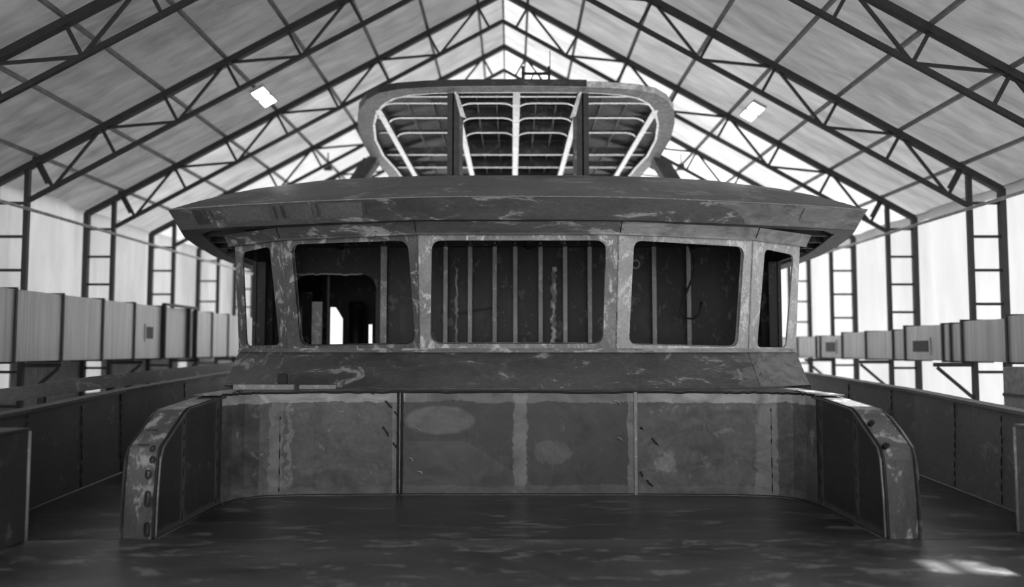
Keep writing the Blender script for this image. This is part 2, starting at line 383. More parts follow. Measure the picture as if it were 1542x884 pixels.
# raised vertical seams
s_ = MB(); s_.tube(wobble((-1.395, 10.225, .0), (-1.395, 10.225, ZS), 40, .002), .016, 6); s_.build('seam_bead', M['weld'], rw, smooth=True)
s_ = MB()
for dx in (-.028, .028): s_.tube(wobble((-1.395+dx, 10.232, .0), (-1.395+dx, 10.232, ZS), 30, .003), .011, 6)
s_.build('burnt_seam_edge', M['burn'], rw, smooth=True)
s_ = MB(); s_.box((1.355, 10.205, .0), (1.395, 10.245, ZS)); s_.build('pale_seam_strip', M['flat'], rw, bevel=.006)
for x0 in (-2.78, 2.93):
    s_ = stitched(x0, 10.135 if x0 < 0 else 10.09, .05, 1.05, .008, (.05, .16), (.03, .12), .004)
    s_.build('stitch_seam', M['burn'], rw, smooth=True)
# tack-weld lugs left on the plate
for u, v, du, dv in ((487, 598, 1, 9), (487, 614, 1, 4), (488, 637, 0, 5), (585, 609, 8, 9), (597, 623, 5, 6), (581, 650, 8, 13), (595, 671, 5, 8),
                     (986, 665, 9, 9), (966, 645, 4, 3), (966, 714, 3, 7), (978, 728, 8, 8), (561, 592, 4, 2)):
    a = at_y(u-du*.6, v-dv*.6, 10.225); b = at_y(u+du*.6, v+dv*.6, 10.225); k = MB(); n = 5
    k.tube([a.lerp(b, i/n) + Vector((random.uniform(-.006, .006), 0, 0)) for i in range(n+1)], .012, 6, [.008, .014, .010, .015, .011, .006])
    k.build('tack_weld', M['burn'], rw, smooth=True)
for u, v in ((628, 652), (616, 696), (630, 716), (927, 610), (930, 665)):
    c = at_y(u, v, 10.225); k = MB()
    k.tube([c + Vector((.05*math.cos(t), -.004, .05*math.sin(t))) for t in [i*.35 for i in range(7)]], .008, 5, [.004, .012, .014, .012, .01, .006, .003])
    k.build('bright_grind_mark', M['flat'], rw, smooth=True)

# ---- side wings of the recess
def wing(s):
    xi, xo = 3.28, 3.60
    prof = [(10.3, 0), (7.86, 0), (7.88, .36), (7.925, .70), (7.98, .80), (8.50, 1.07), (8.60, 1.105), (9.4, 1.155), (10.3, ZS)]
    pin = [(s*xi, y, z) for y, z in prof]
    ext = [(11.9, -.01), (11.9, ZS), (10.3, ZS)]
    # inner plate
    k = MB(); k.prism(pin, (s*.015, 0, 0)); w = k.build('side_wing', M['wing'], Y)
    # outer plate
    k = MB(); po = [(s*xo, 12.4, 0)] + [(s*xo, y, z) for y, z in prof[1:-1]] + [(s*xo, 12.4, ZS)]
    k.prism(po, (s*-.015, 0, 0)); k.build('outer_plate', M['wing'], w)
    # end face and sloping top: one curved plate between inner and outer
    a = [(s*(xi-.005), y, z) for y, z in prof[1:]]; b = [(s*(xo+.005), y+(.05 if i < 3 else .02), z) for i, (y, z) in enumerate(prof[1:])]
    k = MB(); k.slab(a, b, (0, .012, -.006)); k.build('pale_end_plate', M['wing_end'], w)
    # rim bead along the inner edge
    pts = []
    for i in range(len(prof)-2):
        A, B = Vector((s*(xi-.012), prof[i+1][0]-.006, prof[i+1][1])), Vector((s*(xi-.012), prof[i+2][0]-.006, prof[i+2][1]))
        n = max(2, int((B-A).length/.03)); pts += [A.lerp(B, j/n) for j in range(n)]
    pts.append(B)
    k = MB(); k.tube(pts, .013, 7, [.011+.003*(i % 2) for i in range(len(pts))]); k.build('rim_weld_bead', M['weld'], w, smooth=True)
    k = MB(); k.tube([p + Vector((s*.026, -.002, .004)) for p in pts], .015, 6); k.build('burnt_rim_edge', M['burn'], w, smooth=True)
    # foot weld
    k = MB(); k.tube([(s*(xi-.004), 7.86, .004), (s*(xi-.004), 9.7, .004)], .012, 6); k.build('burnt_foot_weld', M['burn'], w, smooth=True)
    k = MB(); k.tube([(s*(xi-.018), 7.86, .002), (s*(xi-.018), 9.7, .002)], .005, 6); k.build('bright_foot_weld', M['weld'], w, smooth=True)
    # two stitched seams
    for y0, zt in ((8.50, 1.02), (9.45, 1.14)):
        k = stitched(s*(xi-.002), y0, .04, zt, .010)
        k.build('stitch_seam', M['burn'], w, smooth=True)
    if s < 0:   # lashing staples on the end plate
        for z, h in ((.09, .12), (.36, .13), (.58, .07), (.70, .05), (.80, .04)):
            y = 7.85 if z < .7 else 7.93
            k = MB(); x = -3.345; hw = .020; hh = max(.001, h/2-hw)
            tilt = .0 if z < .7 else (.35 if z < .75 else .5)
            loop = [(hw*math.cos(t), hh*(1 if t < math.pi else -1) + hw*math.sin(t)) for t in [i*math.pi/6 for i in range(13)]]
            k.tube([(x+p*math.cos(tilt)+q*math.sin(tilt)*.5, y-.004+(q*.7 if z > .7 else 0), z+q) for p, q in loop+loop[:1]], .009, 6)
            k.build('lashing_staple', M['burn'], w, smooth=True)
        for z, y in ((.93, 8.16), (.81, 7.98)):
            k = MB(); k.bar((-3.40, y, z+.015), (-3.50, y, z+.015), .012, .012); k.build('tack_weld', M['burn'], w)
    else:       # pale outer weld and two bolt bosses
        k = MB(); k.tube([(xo+.004, y+.015, z) for y, z in ((8.45, 1.05), (8.2, .93), (8.0, .81), (7.94, .70), (7.90, .52))], .011, 6); k.build('pale_outer_weld', M['flat'], w, smooth=True)
        for z, y in ((.99, 8.27), (.81, 7.96)):
            k = MB(); k.tube([(3.335, y+.02, z), (3.335, y-.03, z+.02)], .028, 12); k.tube([(3.335, y-.03, z+.02), (3.335, y-.045, z+.03)], .016, 10)
            k.build('bolt_boss', M['burn'], w, smooth=False)
for s in (-1, 1): wing(s)

# ---- shelf plate between recess wall and sill band
sk_b = [(0, 10.9), (1.27, 10.92), (3.2, 11.42), (4.08, 12.1)]
sk_t = [(0, 11.20), (1.27, 11.20), (3.12, 11.70), (3.98, 12.36)]
mb = MB()
front = sym([(0, 10.25), (1.4, 10.24), (2.4, 10.20), (2.80, 10.15), (3.0, 10.08), (3.14, 9.96), (3.23, 9.80), (3.28, 9.6), (3.60, 9.6), (3.60, 12.2)])
back = [(x, max(y+.01, 11.3 if abs(x) < 3 else 11.9), ZS) for x, y in front]
mb.slab([(x, y, ZS) for x, y in front], back, (0, 0, -.012)); mb.build('shelf_plate', M['wing_end'], Y)
# side-deck coaming under the wheelhouse flank
for s in (-1, 1):
    mb = MB(); mb.prism([(s*3.60, 11.9, 0), (s*4.1, 12.12, 0), (s*4.1, 22, 0), (s*3.60, 22, 0)], (0, 0, ZS)); mb.build('coaming', M['bulwark'], Y)

# ---- sill band (sloping skirt under the windows)
mb = MB()
A = sym([(x, y, ZS) for x, y in sk_b]); B = sym([(x, y, 1.66) for x, y in sk_t])
A = [(-4.10, 20, ZS)] + A + [(4.10, 20, ZS)]; B = [(-3.98, 20, 1.66)] + B + [(3.98, 20, 1.66)]
mb.slab(A, B, (0, .03, 0)); sk = mb.build('sill_band', M['skirt'], Y)
mb = MB(); mb.slab([(x, y-.03, 1.66) for x, y in sym(sk_t)], [(x, y-.02, 1.715) for x, y in sym(sk_t)], (0, .05, 0)); mb.build('sill_lip', M['header'], sk)
for s in (-1, 1):
    for i in (1, 2):
        a = Vector((s*sk_b[i][0], sk_b[i][1]-.004, ZS)); b = Vector((s*sk_t[i][0], sk_t[i][1]-.004, 1.66))
        if i == 2:
            mb = MB(); mb.tube(wobble(a, b, 14, .003), .011, 5); mb.build('seam_bead', M['skirt'], sk, smooth=True)
mb = MB(); mb.tube([(x, y-.006, ZS+.004) for x, y in sym(sk_b)], .010, 5); mb.build('foot_weld', M['weld'], sk, smooth=True)

# ---- five raked window panels
BT = [(x, y) for x, y in sk_t]
TT = [(0, 10.82), (1.27, 10.82), (3.12, 11.39), (3.98, 12.10)]
ZB, ZT = 1.70, 3.15
def panel(name, bl, br, tl, tr, hole, rad, mat='frame', deep=1.6, th=.05):
    """plate with a round-cornered opening; hole: 4 pixel corners TL,TR,BR,BL laid onto the plate's plane"""
    bl, br, tl, tr = map(Vector, (bl, br, tl, tr))
    n = (br-bl).cross((tl+tr)/2-(bl+br)/2).normalized()
    if n.y > 0: n = -n
    c = [hit_plane(u, v, (bl+br)/2, n) for u, v in hole]
    loop = []
    for i in range(4):
        p, q, r_ = c[i-1], c[i], c[(i+1) % 4]; d1 = (p-q).normalized(); d2 = (r_-q).normalized(); K = 6
        for j in range(K+1):
            t = j/K; loop.append(((q+d1*rad)*(1-t)**2 + q*2*t*(1-t) + (q+d2*rad)*t**2))
    # outer loop with matching counts: corner vertices fan
    oc = [tl, tr, br, bl]; outer = []
    for i in range(4):
        prev, cur, nxt = oc[i-1], oc[i], oc[(i+1) % 4]
        for j in range(7): outer.append(cur if j == 3 else cur + ((prev-cur).normalized()*.02*(3-j) if j < 3 else (nxt-cur).normalized()*.02*(j-3)))
    k = MB(); off = -n*th; N = len(loop); b = len(k.v)
    k.v += [tuple(p) for p in outer] + [tuple(p) for p in loop] + [tuple(p+off) for p in outer] + [tuple(p+off) for p in loop]
    for i in range(N):
        j = (i+1) % N
        k.f += [(b+i, b+j, b+N+j, b+N+i), (b+2*N+i, b+3*N+i, b+3*N+j, b+2*N+j), (b+N+i, b+N+j, b+3*N+j, b+3*N+i), (b+i, b+2*N+i, b+2*N+j, b+j)]
    o = k.build(name, M[mat], Y)
    # inner flange bar lining the opening
    k = MB(); lin = [p + off*.2 for p in loop]; cen = sum(loop, Vector())/N
    k.slab([p + (cen-p).normalized()*.004 for p in loop], [p + off*2.6 + (cen-p).normalized()*.004 for p in loop], (0, 0, 0), True) if False else None
    k.strip(loop, [p + off*deep for p in loop], True); k.strip([p + off*deep for p in loop], [p + off*deep - (cen-p).normalized()*.012 for p in loop], True)
    k.strip([p + off*deep - (cen-p).normalized()*.012 for p in loop], [p + off*.5 - (cen-p).normalized()*.012 for p in loop], True)
    k.build('opening_liner', M[mat], o)
    return o
def P(x, y, z): return (x, y, z)
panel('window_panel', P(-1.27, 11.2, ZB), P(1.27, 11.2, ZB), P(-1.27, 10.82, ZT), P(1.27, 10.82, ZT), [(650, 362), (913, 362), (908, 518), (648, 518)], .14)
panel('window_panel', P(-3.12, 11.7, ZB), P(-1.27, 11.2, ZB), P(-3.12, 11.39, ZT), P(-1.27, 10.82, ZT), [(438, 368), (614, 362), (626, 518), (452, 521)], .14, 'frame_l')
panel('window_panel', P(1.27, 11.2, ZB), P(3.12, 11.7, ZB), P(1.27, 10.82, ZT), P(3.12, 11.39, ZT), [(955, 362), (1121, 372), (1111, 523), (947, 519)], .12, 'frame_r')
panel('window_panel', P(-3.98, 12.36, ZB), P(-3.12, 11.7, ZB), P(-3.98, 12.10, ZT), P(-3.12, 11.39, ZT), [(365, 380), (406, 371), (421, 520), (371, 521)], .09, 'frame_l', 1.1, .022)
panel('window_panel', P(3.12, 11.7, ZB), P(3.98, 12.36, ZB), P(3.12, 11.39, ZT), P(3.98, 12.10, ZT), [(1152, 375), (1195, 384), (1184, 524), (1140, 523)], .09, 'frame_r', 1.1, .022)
# mullion seams: fine weld lines at the facet corners
for s in (-1, 1):
    for (bx, by), (tx, ty) in zip(BT[1:3], TT[1:3]):
        mb = MB(); mb.tube(wobble((s*bx, by-.006, ZB), (s*tx, ty-.006, ZT), 20, .002), .010, 5); mb.build('mullion_seam', M['header'], Y, smooth=True)

# ---- header band with lip
HP = [(0, 10.77), (1.28, 10.77), (3.14, 11.34), (4.06, 12.07)]
A = [(-4.06, 20, 3.14)] + sym([(x, y, 3.14) for x, y in HP]) + [(4.06, 20, 3.14)]
B = [(-4.12, 20, 3.29)] + sym([(x*1.01, y-.10, 3.29) for x, y in HP]) + [(4.12, 20, 3.29)]
mb = MB(); mb.slab(A, B, (0, .05, 0)); hb = mb.build('header_band', M['header'], Y)
mb = MB(); mb.slab(sym([(x, y-.025, 3.135) for x, y in HP]), sym([(x, y-.02, 3.16) for x, y in HP]), (0, .05, 0)); mb.build('drip_lip', M['header'], hb)
for s in (-1, 1):
    for i in (1, 2):
        mb = MB(); mb.tube([(s*HP[i][0], HP[i][1]-.006, 3.15), (s*HP[i][0]*1.01, HP[i][1]-.106, 3.29)], .007, 5); mb.build('seam_bead', M['burn'], hb)

# ---- brow roof: fascia, cambered top, soffit ring, side soffit beams
FT = [(0, 10.40), (.7, 10.41), (1.4, 10.47), (2.6, 10.74), (3.8, 11.08), (4.65, 11.40), (4.86, 12.1), (5.05, 13.1), (5.28, 14.6), (5.40, 16.3), (5.45, 20)]
FB = [(0, 10.52), (.7, 10.53), (1.4, 10.58), (2.55, 10.85), (3.7, 11.18), (4.52, 11.48), (4.75, 12.25), (4.94, 13.2), (5.18, 14.7), (5.30, 16.3), (5.35, 20)]
SI = [(0, 10.72), (.7, 10.72), (1.29, 10.72), (2.3, 11.02), (3.2, 11.24), (4.12, 11.54), (4.39, 11.90), (4.66, 13.2), (4.88, 14.4), (5.00, 15.6), (5.05, 20)]
CR = [(0, 12.35), (.7, 12.35), (1.4, 12.38), (1.9, 12.45), (2.3, 12.55), (2.6, 12.8), (2.75, 13.2), (2.8, 13.8), (2.85, 14.8), (2.85, 17), (2.85, 20)]
ZF0, ZF1, ZC = 3.29, 3.555, 4.20
mb = MB(); mb.slab(sym([(x, y, ZF0) for x, y in FB]), sym([(x, y, ZF1) for x, y in FT]), (0, .03, 0)); fa = mb.build('brow_fascia', M['fascia'], Y)
mb = MB(); mb.tube(sym([(x, y-.004, ZF1) for x, y in FT[:8]]), .009, 6); mb.build('edge_weld', M['flat'], fa, smooth=True)
def on_fascia(x, f):
    for (x0, y0), (x1, y1), (p0, q0), (p1, q1) in zip(FT, FT[1:], FB, FB[1:]):
        if x0 <= abs(x) <= x1:
            k = (abs(x)-x0)/(x1-x0); a = Vector((p0+k*(p1-p0), q0+k*(q1-q0), ZF0)); b = Vector((x0+k*(x1-x0), y0+k*(y1-y0), ZF1)); p = a.lerp(b, f)
            return Vector((math.copysign(p.x, x), p.y-.006, p.z))
for x, wd in ((-3.13, .035), (-3.02, .045), (-2.55, .03), (-4.05, .02), (-1.9, .015), (3.72, .012)):   # plate joints
    mb = MB(); mb.prism([on_fascia(x-wd/2, .3), on_fascia(x+wd/2, .3), on_fascia(x+wd/2, .86), on_fascia(x-wd/2, .86)], (0, -.003, 0)); mb.build('plate_joint', M['bulwark'], fa)
for x0, x1, c in ((-3.86, -3.2, 0), (-2.94, -2.62, 0), (-2.5, -1.95, 0), (-4.32, -4.12, 1)):   # primer rectangles between them
    n = 9; top = [on_fascia(x0+(x1-x0)*i/n, .88+random.uniform(-.03, .03)) for i in range(n+1)]; bot = [on_fascia(x0+(x1-x0)*i/n, .22+random.uniform(-.05, .05)) for i in range(n+1)]
    mb = MB(); mb.slab(top, bot, (0, -.002, 0)); mb.build('primer_patch', M['primer' if c == 0 else 'bulwark'], fa)
# cambered top
mb = MB(); prev = sym([(x, y, ZF1) for x, y in FT])
for f, up in ((.12, .045), (.28, .085), (.48, .105), (.68, .09), (.86, .045), (1.0, 0)):
    cur = sym([(x0+(x1-x0)*f, y0+(y1-y0)*f, ZF1+(ZC-ZF1)*f+up) for (x0, y0), (x1, y1) in zip(FT, CR)])
    mb.strip(prev, cur); prev = cur
mb.poly(prev)
bt = mb.build('brow_top', M['brow'], Y, smooth=True)
mb = MB(); mb.slab(sym([(x, y, ZF0) for x, y in FB]), sym([(x, y, ZF0+.0) for x, y in SI]), (0, 0, .02)); mb.build('soffit_ring', M['soffit'], Y)
# deckhead under the brow
mb = MB(); mb.slab([(-x, y, 3.50) for x, y in [(3.2, 11.3), (4.3, 11.75), (4.8, 13), (5.2, 20)]], [(x, y, 3.50) for x, y in [(3.2, 11.3), (4.3, 11.75), (4.8, 13), (5.2, 20)]], (0, 0, .03)); dh = mb.build('deckhead', M['inner'], Y)
for s in (-1, 1):
    for i in range(9):
        y = 12.3 + i*.75; mb = MB(); xo = min(4.9, 4.36+.28*(y-12)); mb.box((min(s*3.9, s*xo), y, 3.33), (max(s*3.9, s*xo), y+.02, 3.5)); mb.box((min(s*3.9, s*xo), y-.03, 3.32), (max(s*3.9, s*xo), y+.05, 3.335)); mb.build('soffit_beam', M['soffit'], dh)

# ---- wheelhouse side walls (openings), floor, bulkhead, saloon behind
for s in (-1, 1):
    x0, x1 = (s*3.93, s*3.98); lo, hi = min(x0, x1), max(x0, x1); mb = MB()
    mb.box((lo, 12.36, 1.2), (hi, 17.5, 1.70)); mb.box((lo, 12.2, 3.02), (hi, 17.5, 3.29))
    mb.box((lo, 12.97, 1.7), (hi, 13.92, 3.02))
    mb.box((lo, 14.30, 1.7), (hi, 17.5, 3.02))
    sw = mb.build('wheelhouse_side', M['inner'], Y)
    for y in (13.0, 13.4, 13.85):
        mb = MB(); mb.box((min(s*3.80, s*3.93), y, 1.7), (max(s*3.80, s*3.93), y+.025, 3.02)); mb.build('side_frame', M['inner'], sw)
mb = MB(); mb.box((-3.95, 11.3, .95), (3.95, 21, 1.0)); mb.build('wheelhouse_sole', M['inner'], Y)
YB = 14.2
def hole_wall(name, xs, zs, holes, y, th, mat):
    """sheet wall cut on a grid: cells whose centre lies in a hole are left out"""
    mb = MB()
    for i in range(len(xs)-1):
        for j in range(len(zs)-1):
            cx, cz = (xs[i]+xs[i+1])/2, (zs[j]+zs[j+1])/2
            if any(a < cx < b and c < cz < d for a, b, c, d in holes): continue
            mb.box((xs[i], y, zs[j]), (xs[i+1], y+th, zs[j+1]))
    return mb.build(name, mat, Y)
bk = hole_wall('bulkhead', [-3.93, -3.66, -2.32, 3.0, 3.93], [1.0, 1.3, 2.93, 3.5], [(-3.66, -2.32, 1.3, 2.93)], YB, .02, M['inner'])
# rounded corners of the bulkhead opening and its raw top edge
for sx, cx in ((1, -2.32), (-1, -3.66)):
    mb = MB()
    pts = [(cx, YB+.001, 2.93)] + [(cx - sx*.22*(1-math.sin(t)), YB+.001, 2.93-.22*(1-math.cos(t))) for t in [i*math.pi/2/6 for i in range(7)]]
    mb.prism(pts, (0, .018, 0)); mb.build('corner_gusset', M['inner'], bk)
mb = MB(); mb.tube(wobble((-3.62, YB-.005, 2.935), (-2.55, YB-.005, 2.93), 20, .012), .014, 5); mb.build('raw_cut_edge', M['stiff'], bk, smooth=True)
def stiff(u, w, mat='stiff', depth=.12, z1=3.46):
    x = (u-771)/FPX*(YB*.995) - .077
    mb = MB(); mb.box((x-.008, YB-depth, 1.0), (x+.008, YB, z1)); mb.box((x-w/2, YB-depth-.012, 1.0), (x+w/2, YB-depth, z1-.04)); mb.build('stiffener', M[mat], bk)
for u in (671, 708, 745, 776, 814, 851, 888, 985, 1037): stiff(u, .066)
stiff(578, .10, 'stiff')
for u, wd in ((687, .05), (834, .10)):   # rough weld-spattered strips between the stiffeners
    x = (u-771)/FPX*(YB*.995) - .077; mb = MB()
    pts = [(x+random.uniform(-.02, .02), YB-.02, 1.0+i*.05) for i in range(42)]
    mb.tube(pts, wd/2, 6, [wd/2*random.uniform(.35, 1.15) for _ in pts]); mb.build('spattered_seam', M['stiff'] if u < 700 else M['frame'], bk)
mb = MB(); a = (-1.0, YB-.015, 2.28); b = (-.3, YB-.015, 2.40); mb.bar(a, b, .01, .04); mb.build('plate_butt', M['burn'], bk)
# header beam along the top of the bulkhead
mb = MB(); mb.box((-3.9, YB-.02, 3.40), (3.9, YB, 3.44)); mb.box((-3.9, YB-.26, 3.38), (3.9, YB-.02, 3.40)); mb.build('deck_beam', M['inner'], bk)
for x in (-2.9, -1.5, 0.2, 1.6, 2.9):
    mb = MB(); mb.box((x-.01, 11.5, 3.36), (x+.01, YB, 3.5)); mb.box((x-.05, 11.5, 3.345), (x+.05, YB, 3.36)); mb.build('deckhead_girder', M['inner'], dh)
# saloon behind
YR = 17.5
xs = [-3.93, -3.80, -3.24, -3.17, 3.93]
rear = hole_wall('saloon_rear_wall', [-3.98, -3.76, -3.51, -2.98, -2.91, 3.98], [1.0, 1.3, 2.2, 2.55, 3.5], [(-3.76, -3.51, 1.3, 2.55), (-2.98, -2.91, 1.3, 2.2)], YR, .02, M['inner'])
mb = MB(); mb.prism([(-3.66, YR-.001, 2.56), (-3.50, YR-.001, 2.56), (-3.50, YR-.001, 2.30)], (0, .01, 0)); mb.build('cut_corner', M['inner'], rear)
mb = MB(); mb.box((-3.92, YB+1.6, 1.0), (-3.74, YB+1.62, 2.75)); mb.build('saloon_pillar', M['inner'], Y)
mb = MB(); mb.box((-3.25, YB+.6, 1.0), (-3.21, YB+.66, 2.95)); mb.build('saloon_stanchion', M['dark'], Y)
mb = MB(); mb.box((-3.45, YB+.35, 1.0), (-3.28, YB+.37, 2.50)); mb.build('spattered_plate', M['stiff'], Y)
mb = MB(); mb.tube([(-3.09, YB+2.5, 1.0), (-3.09, YB+2.5, 2.62)], .15, 14); mb.build('exhaust_trunk', M['inner'], Y, smooth=True)

# ---- upper deck and hardtop
ZH = 6.03
HO = [(0, 14.0), (.8, 14.02), (1.5, 14.08), (2.0, 14.2), (2.35, 14.4), (2.62, 14.8), (2.85, 15.4), (3.04, 16.3), (3.2, 17.6), (3.26, 19.1), (3.18, 20.6), (3.08, 25)]
HI = [(0, 14.30), (.8, 14.31), (1.45, 14.36), (1.85, 14.46), (2.13, 14.65), (2.36, 15.0), (2.58, 15.6), (2.76, 16.4), (2.92, 17.6), (2.98, 19.1), (2.90, 20.5), (2.8, 25)]
def edge_d(x, y):
    """distance in from the hardtop's edge"""
    x = abs(x); best = 9
    for (x0, y0), (x1, y1) in zip(HO, HO[1:]):
        d = Vector((x1-x0, y1-y0)); t = max(0, min(1, ((x-x0)*d.x+(y-y0)*d.y)/d.length_squared))
        best = min(best, math.hypot(x-x0-d.x*t, y-y0-d.y*t))
    return best
def top_z(x, y):
    t = min(1, edge_d(x, y)/1.7); return ZH + .105 + .27*t
rings = []; base = sym(HO); ctr = Vector((0, 20))
def inset(p, d):
    x, y = p; X = max(0, abs(x)-d*min(1, abs(x)/2.6)); yy = y + d*max(0, 1-max(0, (y-14.0))/3.2)
    return (math.copysign(X, x), yy)
mb = MB(); prev = [(x, y, ZH+.105) for x, y in base]
for d in (.35, .8, 1.25, 1.8):
    cur = [(q[0], q[1], top_z(*q)) for q in (inset(p, d) for p in base)]
    mb.strip(prev, cur); prev = cur
mb.poly(prev)
hp = mb.build('hardtop_plate', M['hardtop'], Y)
mb = MB(); mb.slab(sym([(x, y, ZH) for x, y in HO]), sym([(x, y, ZH) for x, y in HI]), (0, 0, .02)); mb.build('pale_rim_plate', M['rim'], hp)
mb = MB(); mb.slab(sym([(x, y, ZH) for x, y in HI]), sym([(x, y, top_z(x, y)-.01) for x, y in HI]), (0, .012, 0)); mb.build('inner_coaming', M['hardtop'], hp)
mb = MB(); mb.slab(sym([(x, y, ZH) for x, y in HO]), sym([(x, y+.01, ZH+.105) for x, y in HO]), (0, .02, 0)); mb.build('pale_edge_plate', M['rim'], hp)
mb = MB(); mb.slab(sym([(x, y, ZH-.006) for x, y in HI]), sym([(max(0, x-.045) if y > 14.4 else x, y+(.045 if y < 15 else 0), ZH-.006) for x, y in HI]), (0, 0, .012)); mb.build('pale_inner_flange', M['flange'], hp)
mb = MB(); q = [(-x, y) for x, y in reversed(HO[:7])] + [(.8, 14.02), (1.16, 14.04)]
mb.slab([(x, y-.015, ZH+.01) for x, y in q], [(x, y-.01, ZH+.125) for x, y in q], (0, .03, 0)); mb.build('dark_edge_strip', M['bulwark'], hp)
def inner_x(y):
    for (x0, y0), (x1, y1) in zip(HI, HI[1:]):
        if y0 <= y <= y1: return x0+(x1-x0)*(y-y0)/(y1-y0)
    return 2.85
GX = [-2.5, -1.07, 0, 1.12, 2.53]
for x, w in zip(GX, (.11, .11, .125, .11, .11)):
    y0 = 14.3 if abs(x) < 2 else 15.42
    ys_ = [y0 + (25-y0)*i/24 for i in range(25)]; mb = MB(); mb.slab([(x, q, ZH+.005) for q in ys_], [(x, q, top_z(x, q)-.004) for q in ys_], (.014, 0, 0)); g = mb.build('longitudinal_girder', M['hardtop'], hp)
    mb = MB(); mb.box((x-w/2, y0, ZH-.005), (x+w/2, 25, ZH+.012)); mb.build('pale_girder_flange', M['flange'], g)
FY = [14.75, 15.5, 16.5, 17.65, 19.25, 20.6, 22.1, 23.6]
arched = {15.5, 16.5, 17.65}
for y in FY:
    ix = inner_x(y); edges = [-ix] + [g for g in GX if abs(g) < ix] + [ix]
    mb = MB(); fl = MB()
    for a, b in zip(edges, edges[1:]):
        a2, b2 = a+.03, b-.03; zt = min(top_z(a2, y), top_z(b2, y), top_z((a+b)/2, y))-.006; zb = ZH+.16 if y in arched else ZH+.06
        if y in arched and b-a > .7:
            low = [(a2, ZH+.04)] + [(a2+.24*(1-math.cos(t)), ZH+.04+.12*math.sin(t)) for t in [i*math.pi/8 for i in range(1, 5)]]
            hi_ = [(b2-(x-a2), z) for x, z in reversed(low)]; bot = low + hi_
        else: bot = [(a2, zb), (b2, zb)]
        mb.prism([(x, y, z) for x, z in bot] + [(b2, y, zt), (a2, y, zt)], (0, .012, 0))
        fl.slab([(x, y-.035, z) for x, z in bot], [(x, y+.045, z) for x, z in bot], (0, 0, -.010))
    fr = mb.build('transverse_frame', M['hardtop'], hp); fl.build('pale_frame_flange', M['flange'], fr)
for x in (-2.02, -1.55, -.72, -.36, .37, .75, 1.58, 2.05):
    mb = MB(); mb.box((x-.006, 15.45 if abs(x) < 1.5 else 15.8, ZH+.20), (x+.006, 25, ZH+.31)); mb.build('plate_stringer', M['rim'], hp)
# pillars under the inner girders
for s, x in ((-1, -1.07), (1, 1.12)):
    mb = MB(); y0 = 14.36
    mb.box((x-s*.0-.10, y0, ZC), (x+.10, y0+.02, ZH+.0)); mb.box((x-.012, y0, ZC), (x+.012, y0+.24, ZH)); mb.box((x-.10, y0+.22, ZC), (x+.10, y0+.24, ZH)); pi = mb.build('hardtop_pillar', M['dark'], Y)
    mb = MB(); mb.box((x-s*.10-.05, y0+.02, ZC), (x-s*.10+.05, y0+.26, ZH-.38)); mb.build('pillar_cover', M['hardtop'], pi)
    mb = MB(); xx = x - s*.02
    mb.prism([(xx, y0-.01, ZH-.0), (xx-s*.06, y0-.01, ZH-.02), (xx-s*.20, y0-.01, ZH-.44), (xx-s*.10, y0-.01, ZH-.40)], (0, .012, 0)); mb.build('pale_bracket', M['flange'], pi)
# arch legs
for s in (-1, 1):
    mb = MB(); mb.prism([(s*3.12, 19.3, 6.03), (s*3.44, 19.3, 6.03), (s*5.0, 19.3, 3.6), (s*4.66, 19.3, 3.6)], (0, .4, 0)); al = mb.build('arch_leg', M['dark'], Y)
    mb = MB(); mb.bar((s*3.10, 19.5, 5.95), (s*4.24, 19.5, 4.2), .03, .10, (0, 1, 0)); mb.build('leg_flange', M['stiff'], al)
mb = MB(); mb.prism([(x, y, ZC-.06) for x, y in ((-2.85, 14), (2.85, 14), (2.85, 19.5), (-2.85, 19.5))], (0, 0, .04)); mb.build('upper_deck', M['deck'], Y)

# ------------------------------------------------------------------ loose things on the boat
for (u0, u1, zt, yy, lab) in ((350, 442, .065, 10.62, 'longer pale steel flat bar lying on the shelf left of the recess'), (446, 502, .055, 10.75, 'shorter pale steel flat bar lying end to end with the longer one')):
    a, b = (u0-771)/FPX*10.55-.077, (u1-771)/FPX*10.55-.077
    mb = MB(); mb.box((a, yy, ZS+.004), (b, yy+.05, ZS+.004+zt)); k = mb.build('flat_bar', M['flat'], None, bevel=.005, origin=((a+b)/2, yy, ZS)); tag(k, lab, 'bar', 'flat bars on the shelf')
mb = MB(); x = (424-771)/FPX*10.75-.077; mb.prism([(x-.06, 10.82, ZS+.004), (x+.06, 10.82, ZS+.004), (x+.06, 10.82, ZS+.17), (x+.04, 10.82, ZS+.20), (x-.05, 10.82, ZS+.20), (x-.06, 10.82, ZS+.18)], (0, .05, 0))
tag(mb.build('steel_block', M['burn'], None, bevel=.006, origin=(x, 10.84, ZS)), 'small dark steel block standing behind the longer flat bar', 'block')
# cable loop in the right-hand window
mb = MB(); pts = [at_y(u, v, 13.75) for u, v in ((1040, 378), (1046, 392), (1044, 415), (1036, 435), (1028, 455), (1024, 470), (1033, 479), (1044, 480), (1052, 474), (1055, 464), (1056, 455))]
mb.tube([at_y(1036, 362, 13.75)] + pts, .018, 7)
tag(mb.build('hanging_cable', M['cable'], None, smooth=True), 'black cable hanging in a loop behind the broad window right of centre', 'cable')
mb = MB(); c = at_y(957, 398, 13.85); mb.tube([c + Vector((.065*math.cos(t), 0, .065*math.sin(t))) for t in [i*math.pi/8 for i in range(17)]], .012, 7)
mb.tube([c + Vector((0, 0, .06)), c + Vector((0, .20, .075))], .010, 6)
tag(mb.build('ring_hook', M['stiff'], None, smooth=True), 'small pale ring hung inside the window just right of the centre mullion', 'ring')
